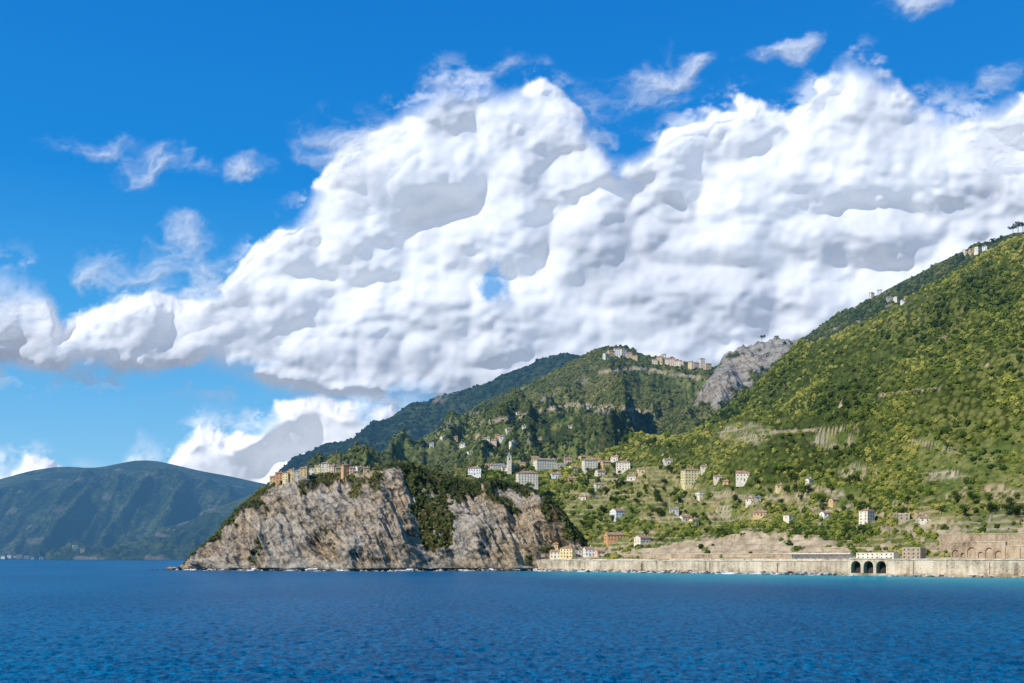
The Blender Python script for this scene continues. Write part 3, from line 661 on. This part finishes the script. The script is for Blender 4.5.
def scatter(name,sh,n,tlo,thi,smin,smax,coll,label,wf=None,pxr=(-50,1080)):
    s=SH[sh];X,Y,Z,T,PX,PY=s['X'],s['Y'],s['Z'],s['T'],s['PX'],s['PY']
    w=((T>=tlo)&(T<=thi)&(PX>pxr[0])&(PX<pxr[1])).astype(float)*(1-np.clip(s['m'][0],0,1))*(1-np.clip(s['m'][1],0,1))
    w=w*(Z>6)
    for (hx,hy,hw,hd,hh) in EXC:
        w=w*~((np.abs(X-hx)<hw*0.5+1.0)&(Y-hy>-hd*0.5-9)&(Y-hy<hd*0.5+3))
    if wf is not None: w=w*wf(PX,PY,X,Y,Z,T)
    w=w[:-1,:-1];pr=w.ravel()/w.sum()
    idx=rng.choice(len(pr),n,p=pr);i,j=np.unravel_index(idx,w.shape)
    a=rng.random(n);b=rng.random(n)
    L=lambda A:(A[i,j]*(1-a)*(1-b)+A[i,j+1]*a*(1-b)+A[i+1,j]*(1-a)*b+A[i+1,j+1]*a*b)
    P=np.stack([L(X),L(Y),L(Z)],-1)
    sc=smin+(smax-smin)*rng.random(n)**2.8
    P[:,2]+=sc*0.25
    me=bpy.data.meshes.new(name);me.vertices.add(n);me.vertices.foreach_set('co',P.astype(np.float32).ravel())
    at=me.attributes.new('s','FLOAT','POINT');at.data.foreach_set('value',sc.astype(np.float32))
    o=bpy.data.objects.new(name,me);COL.objects.link(o);tag(o,label,'scrub',kind='stuff')
    g=bpy.data.node_groups.new(name,'GeometryNodeTree')
    g.interface.new_socket('Geometry',in_out='INPUT',socket_type='NodeSocketGeometry');g.interface.new_socket('Geometry',in_out='OUTPUT',socket_type='NodeSocketGeometry')
    gi=g.nodes.new('NodeGroupInput');go=g.nodes.new('NodeGroupOutput');ip=g.nodes.new('GeometryNodeInstanceOnPoints')
    ci=g.nodes.new('GeometryNodeCollectionInfo');ci.inputs['Collection'].default_value=coll;ci.inputs['Separate Children'].default_value=True;ci.inputs['Reset Children'].default_value=True
    na=g.nodes.new('GeometryNodeInputNamedAttribute');na.data_type='FLOAT';na.inputs['Name'].default_value='s'
    rv=g.nodes.new('FunctionNodeRandomValue');rv.data_type='FLOAT_VECTOR';rv.inputs[0].default_value=(-0.4,-0.4,0);rv.inputs[1].default_value=(0.4,0.4,6.28)
    ri=g.nodes.new('FunctionNodeRandomValue');ri.data_type='INT';ri.inputs[4].default_value=0;ri.inputs[5].default_value=5
    g.links.new(gi.outputs[0],ip.inputs['Points']);g.links.new(ci.outputs[0],ip.inputs['Instance']);ip.inputs['Pick Instance'].default_value=True
    g.links.new(ri.outputs[2],ip.inputs['Instance Index']);g.links.new(rv.outputs[0],ip.inputs['Rotation']);g.links.new(na.outputs[0],ip.inputs['Scale'])
    g.links.new(ip.outputs[0],go.inputs[0])
    md=o.modifiers.new('scatter','NODES');md.node_group=g
    return o
def tf(PX,PY,X,Y,Z,T):
    patch=0.22+0.78*sstep(fbm(X/55,Y/80,0*X,4,501),0.42,0.56)
    clump=sstep(fbm(X/25,Y/25,0*X,3,505),0.44,0.58)
    return (1-terrmask(PX,PY)*(0.95-0.6*clump))*patch
scatter('hillside_scrub','terraced_hillside',44000,2.1,4.05,0.7,3.7,CB,'green scrub and trees covering the terraced hillside',tf)
scatter('headland_scrub','cliff_headland',3600,1.2,4.9,0.7,2.3,CD,'dark scrub on the headland ledges and gully')
pf=lambda PX,PY,X,Y,Z,T:0.2+0.8*sstep(fbm(X/70,Y/110,0*X,4,511),0.40,0.55)
scatter('hill_wood','village_hill',17000,0.9,2.06,1.5,4.6,CD,'dark woodland covering the village hill',pf)
scatter('ridge_wood','high_right_ridge',11000,1.0,2.06,1.6,4.8,CD,'woodland covering the high right ridge',pf)
scatter('back_wood','back_ridge',7000,1.0,2.05,3.0,7,CFar,'woodland covering the back ridge')
# ------------------------------------------------------------------ individual trees
def crown_mesh(seed,mat,shape,nleaf=520):
    r=random.Random(seed);V=[];Fc=[]
    if shape=='round': lobes=[(Vector((r.uniform(-.26,.26),r.uniform(-.26,.26),r.uniform(.42,.78))),r.uniform(.16,.27)) for _ in range(8)]
    elif shape=='pine': lobes=[(Vector((r.uniform(-.38,.38),r.uniform(-.38,.38),r.uniform(.80,.92))),r.uniform(.10,.17)) for _ in range(10)]
    else: lobes=[(Vector((0,0,.12+.1*i)),.11-.008*i) for i in range(9)]
    for k in range(nleaf):
        c,R=lobes[k%len(lobes)]
        dvec=Vector((r.gauss(0,1),r.gauss(0,1),r.gauss(0,1))).normalized()
        p=c+dvec*R*(r.random()**0.4)
        a=Vector((r.gauss(0,1),r.gauss(0,1),r.gauss(0,1))).normalized()*0.035;b=dvec.cross(a).normalized()*0.03
        i=len(V);V+=[p-a,p-b,p+a,p+b];Fc.append((i,i+1,i+2,i+3))
    me=bpy.data.meshes.new('crown');me.from_pydata([tuple(v) for v in V],[],Fc);me.materials.append(mat);return me
def trunk_mesh(h,limbs=3,seed=1):
    r=random.Random(seed);V=[];Fc=[]
    def tube(p,q,r0,r1):
        i=len(V);d=(q-p).normalized();u=d.orthogonal().normalized();w=d.cross(u)
        for c,rr in((p,r0),(q,r1)):
            for k in range(6):
                a=k*math.pi/3;V.append(tuple(c+u*rr*math.cos(a)+w*rr*math.sin(a)))
        for k in range(6): Fc.append((i+k,i+(k+1)%6,i+6+(k+1)%6,i+6+k))
    tube(Vector((0,0,-.15)),Vector((.02,0,h)),.035,.02)
    for _ in range(limbs): tube(Vector((.02,0,h*r.uniform(.7,1))),Vector((r.uniform(-.22,.22),r.uniform(-.22,.22),h+.22)),.016,.006)
    me=bpy.data.meshes.new('trunk');me.from_pydata(V,[],Fc);me.materials.append(m_trunk);return me
TP={'dark':[(crown_mesh(i,m_tdark,'round'),trunk_mesh(.45,4,i)) for i in range(3)],'bright':[(crown_mesh(i+5,m_tbright,'round'),trunk_mesh(.45,4,i)) for i in range(3)],
    'pine':[(crown_mesh(i+8,m_tdark,'pine',420),trunk_mesh(.74,5,i)) for i in range(2)],'cypress':[(crown_mesh(12,m_tdark,'cyp',360),trunk_mesh(.3,0,1))]}
def tree(kind,P,h,label,group):
    cm,tm=random.choice(TP[kind])
    t=bpy.data.objects.new({'pine':'pine_tree','cypress':'cypress_tree'}.get(kind,'tree'),None);COL.objects.link(t);t.location=P;t.scale=(h,h,h);t.rotation_euler=(0,0,random.uniform(0,6.28))
    tag(t,label,'tree',group)
    for n,me in(('crown',cm),('trunk',tm)):
        o=bpy.data.objects.new(n,me);COL.objects.link(o);o.parent=t
def grove(spec,n,kinds,hmin,hmax,where,group,dmin,dmax):
    cx,cy,rx,ry=spec;pts=sorted([(cx+random.uniform(-rx,rx),cy+random.uniform(-ry,ry)) for _ in range(n)])
    k=0
    for px,py in pts:
        P,_=place(px,py,dmin,dmax)
        if P is None: continue
        if any(abs(P.x-e[0])<e[2]*0.4 and -9<P.y-e[1]<5 for e in EXC): continue
        kd=random.choice(kinds);ds={'dark':'dark green rounded tree','bright':'bright green rounded tree','pine':'flat-topped dark pine','cypress':'slim dark cypress'}[kd]
        tree(kd,P,random.uniform(hmin,hmax),f'{ds}, {ORD[min(k,49)]} from left {where}',group);k+=1
grove((320,481,50,4),14,['dark','bright'],4,7,'among the clifftop houses','trees among the clifftop houses',1000,1200)
grove((420,470,28,4),10,['dark','dark','pine'],5,8,'above the cliff gully','trees above the cliff gully',1000,1250)
grove((550,480,75,10),50,['dark','bright','cypress','dark'],6,12,'around the church village','trees around the church village',1000,1500)
grove((650,495,60,26),50,['dark','bright','dark'],6,12,'on the middle terraces','trees on the middle terraces',700,1500)
grove((800,495,70,24),50,['bright','dark','dark'],6,12,'on the right terraces','trees on the right terraces',700,1500)
grove((650,530,70,9),40,['dark','bright'],5,9,'just above the railway','trees above the railway',700,1200)
grove((960,505,60,14),24,['dark','bright'],7,12,'above the tall arched wall','trees above the tall arched wall',600,1200)
grove((655,443,45,5),12,['dark','dark','bright'],9,14,'on the crest behind the yellow house','trees on the crest behind the terraces',1100,1500)
for k,(px,py,h) in enumerate(((1013,236,18),(1018,235,22),(1023,234,20),(992,245,12),(762,340,14),(776,341,10))):
    P,_=place(px,py,1200,2300)
    if P: tree('pine',P,h,f'lone pine on the ridge skyline, {ORD[k]} of six','pines on the ridge skyline')
# ------------------------------------------------------------------ light
sv=Vector((-0.68,-0.58,0.0)).normalized();el=math.radians(40);sv=Vector((sv.x*math.cos(el),sv.y*math.cos(el),math.sin(el)))
L=bpy.data.lights.new('sun','SUN');L.energy=4.9;L.angle=math.radians(0.5);L.color=(1,0.95,0.86)
lo=bpy.data.objects.new('sun',L);COL.objects.link(lo);lo.rotation_euler=(-sv).to_track_quat('-Z','Y').to_euler()
# ------------------------------------------------------------------ clouds: relief lit by the sun, with glow and shade painted in
m,nt=newmat('cloud_vapour');m_cloud=m
a=nt.nodes.new('ShaderNodeAttribute');a.attribute_name='mask'
sep=nt.nodes.new('ShaderNodeSeparateColor');nt.links.new(a.outputs['Color'],sep.inputs[0])
df=nt.nodes.new('ShaderNodeBsdfDiffuse');nt.links.new(MIX(nt,sep.outputs[1],(0.36,0.375,0.41),(0.44,0.445,0.46)),df.inputs['Color'])  # greyer albedo paints shade towards the cloud base
em=nt.nodes.new('ShaderNodeEmission');em.inputs[0].default_value=(0.88,0.92,1.0,1);nt.links.new(MR(nt,sep.outputs[1],0.0,1.0,0.25,0.48,False),em.inputs[1])  # painted glow in place of light scattered inside the cloud
ad=nt.nodes.new('ShaderNodeAddShader');nt.links.new(df.outputs[0],ad.inputs[0]);nt.links.new(em.outputs[0],ad.inputs[1])
tr=nt.nodes.new('ShaderNodeBsdfTransparent');mx=nt.nodes.new('ShaderNodeMixShader');out=nt.nodes.new('ShaderNodeOutputMaterial')
nt.links.new(sep.outputs[0],mx.inputs[0]);nt.links.new(tr.outputs[0],mx.inputs[1]);nt.links.new(ad.outputs[0],mx.inputs[2]);nt.links.new(mx.outputs[0],out.inputs[0])
def billow(x,y,sizes,seed,k=0.42):
    parts=[]
    for i,s in enumerate(sizes):
        wx=x+s*0.6*(fbm(x/s*1.1,y/s*1.1,0*x,4,seed+i*5)-0.5)*2;wy=y+s*0.6*(fbm(x/s*1.1+31,y/s*1.1,0*x,4,seed+i*5+2)-0.5)*2
        f=worley(wx/s,wy/s,seed+i*13)
        b=np.sqrt(np.clip(1-(f/1.0)**2,0,1));parts.append(blur(b,s*0.06)*s*k)
    return parts
def cloud(name,label,p0,p1,ytop,ybot,T,B,Dz,seed,Rb=70,holes=(),thin=None,shade=()):
    x,y=np.meshgrid(np.arange(p0,p1,1.0),np.arange(ybot,ytop,-1.0))
    wx=x+14*(fbm(x/60,y/60,0*x,4,seed+90)-0.5)*2;wy=y+10*(fbm(x/60+9,y/60,0*x,4,seed+95)-0.5)*2
    d=np.minimum(wy-T(wx),B(wx)-wy)
    P=billow(x,y,[130,70,38,20,10],seed)
    low=fbm(x/110,y/80,0*x,3,seed+70)
    bot=sstep(B(wx)-wy,0,45)
    D=d+0.40*(P[1]-18)*bot+0.5*(P[2]-10)*(.3+.7*bot)+0.6*(P[3]-5.4)+0.5*(P[4]-2.6)+16*(fbm(x/14,y/14,0*x,6,seed+80,False,0.62)-0.5)-1
    base=Rb*np.sqrt(1-(1-np.clip(D/Rb,0,1))**2)
    k=sstep(D,0,24)
    edge=1-sstep(D,15,70)
    mod=sstep(fbm(x/70,y/50,0*x,4,seed+21),0.42,0.64)
    m2=0.25+0.45*mod+0.35*edge
    bil=1-fbm(x/75+.3*P[1]/40,y/60,0*x,5,seed+23,True,0.45)
    rel=base*0.45+k*(P[0]*0.5+P[1]*0.46+P[2]*0.44*m2+P[3]*0.36*m2+P[4]*0.24*m2+36*(blur(bil,2)-0.4)+20*(low-0.5))
    rel=blur(rel,1)
    soft=8+34*sstep(fbm(x/45,y/35,0*x,3,seed+50),0.42,0.66)+16*(1-bot)
    al=sstep(D,0,soft)
    veil=0.5*sstep(D,-26,6)*sstep(fbm(x/30,y/20,0*x,6,seed+33,False,0.6),0.47,0.70)
    al=np.maximum(al,veil)
    for hx,hy,rx,ry in holes:
        e=np.sqrt(ell(x+30*(fbm(x/14,y/14,0*x,5,seed+41)-.5),y+30*(fbm(x/14,y/14,0*x,5,seed+42)-.5),hx,hy,rx,ry))
        al=al*(1-0.85*(1-sstep(e,0.5,1.7)))
    if thin is not None: al=al*thin(x,y)
    fill=0.15+0.85*(sstep(B(wx)-wy,0,150)*0.5+0.5*sstep(fbm(x/90,y/55,0*x,5,seed+71),0.34,0.58))  # painted brightness: less glow near the base and in random patches
    for hx,hy,rx,ry in shade:  # each ellipse paints a shaded zone into the cloud
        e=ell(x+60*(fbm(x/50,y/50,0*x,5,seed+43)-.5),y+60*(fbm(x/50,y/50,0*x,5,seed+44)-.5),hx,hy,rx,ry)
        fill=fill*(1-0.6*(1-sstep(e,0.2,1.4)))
    s=Dz/F
    Y=Dz-rel*s
    X=(x-512)/F*Y;Z=H+(HY-y)/F*Y
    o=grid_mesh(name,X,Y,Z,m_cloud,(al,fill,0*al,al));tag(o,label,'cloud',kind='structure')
Tm=tab((-88,262),(0,270),(30,270),(45,288),(58,320),(80,312),(110,302),(140,294),(180,303),(212,290),(240,270),(262,246),(290,224),(312,200),(332,170),(352,142),(375,130),(400,104),(440,80),(500,80),(540,76),(575,104),(606,134),(620,158),(645,152),(668,130),(700,114),(740,97),(785,117),(815,85),(850,54),(885,66),(925,98),(960,112),(1024,98),(1112,90),sm=3)
Bm=tab((-88,374),(0,374),(60,380),(130,384),(200,379),(260,388),(300,400),(350,408),(400,414),(440,418),(500,425),(600,445),(1112,450))
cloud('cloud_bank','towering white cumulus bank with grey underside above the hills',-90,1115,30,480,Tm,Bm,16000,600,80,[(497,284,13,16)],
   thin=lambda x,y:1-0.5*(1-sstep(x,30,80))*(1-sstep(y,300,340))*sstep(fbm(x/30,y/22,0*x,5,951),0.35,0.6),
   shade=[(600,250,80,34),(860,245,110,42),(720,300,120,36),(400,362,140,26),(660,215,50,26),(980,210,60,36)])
Tl=tab((-88,466),(0,468),(25,461),(45,459),(58,468),(75,484),(120,484),(135,450),(150,458),(165,466),(180,446),(203,428),(232,440),(255,422),(275,406),(310,400),(420,403),(450,440),(480,490),sm=2)
cloud('low_cloud','low white cumulus resting behind the left ridge',-90,500,380,500,Tl,lambda p:580+0*p,19000,700,34)
def wisps(name,label,lst,Dz,seed):
    x,y=np.meshgrid(np.arange(-60,1100,1.5),np.arange(340,-20,-1.5))
    wx=x+34*(fbm(x/45,y/45,0*x,5,seed)-0.5)*2;wy=y+20*(fbm(x/45+7,y/35,0*x,5,seed+5)-0.5)*2
    E=-9+0*x
    for cx,cy,rx,ry,a,rot in lst: E=np.maximum(E,a*(1-np.sqrt(ell(wx,wy,cx,cy,rx,ry,rot))))
    n=fbm(wx/34,wy/20,0*x,7,seed+9,False,0.62)
    v=E*0.8+(n-0.5)*1.9
    al=sstep(v,0.0,1.15)*0.72*sstep(E,-0.1,0.35)
    rel=6*np.clip(v,0,1)
    s=Dz/F;Y=Dz-rel*s;Z=H+(HY-y)/F*Y
    o=grid_mesh(name,(x-512)/F*Y,Y,Z,m_cloud,(al,0*al+.7,0*al,al));tag(o,label,'cloud',kind='structure')
wisps('cloud_wisps','thin torn cloud wisps scattered in the blue sky around the cumulus',[(90,152,50,16,.9,.1),(155,168,60,22,1,-.1),(245,170,34,17,.95,0),(645,88,74,40,1.4,-.3),(690,68,36,22,1.0,0),(782,46,48,13,1.0,-.35),(903,6,38,18,1.3,-.1),(1000,80,20,24,.9,.9),(195,240,46,30,1,-.3),(150,275,85,36,1.05,0),(20,310,80,40,1,0),(345,150,64,54,1.0,0),(480,76,60,16,.7,-.2),(990,140,60,40,1.1,0),(225,280,60,38,.9,0)],14500,800)
# ------------------------------------------------------------------ world
w=bpy.data.worlds.new('World');scene.world=w;w.use_nodes=True;nt=w.node_tree;nt.nodes.clear()
tc=nt.nodes.new('ShaderNodeTexCoord').outputs['Generated']
sx=nt.nodes.new('ShaderNodeSeparateXYZ');nt.links.new(tc,sx.inputs[0]);z=sx.outputs[2]
grad2=RAMP(nt,z,[(0.0,(0.33,0.62,0.84)),(0.08,(0.22,0.54,0.84)),(0.20,(0.06,0.38,0.80)),(0.34,(0.006,0.24,0.70)),(0.6,(0.0,0.15,0.56))])
sk=nt.nodes.new('ShaderNodeTexSky');sk.sky_type='NISHITA';sk.sun_disc=False;sk.sun_elevation=el;sk.sun_rotation=math.atan2(sv.x,sv.y)
nish=VM(nt,'SCALE',sk.outputs[0],scale=0.006)
bg=nt.nodes.new('ShaderNodeBackground');nt.links.new(VM(nt,'ADD',grad2,nish),bg.inputs[0]);bg.inputs[1].default_value=1.0
wo=nt.nodes.new('ShaderNodeOutputWorld');nt.links.new(bg.outputs[0],wo.inputs[0])
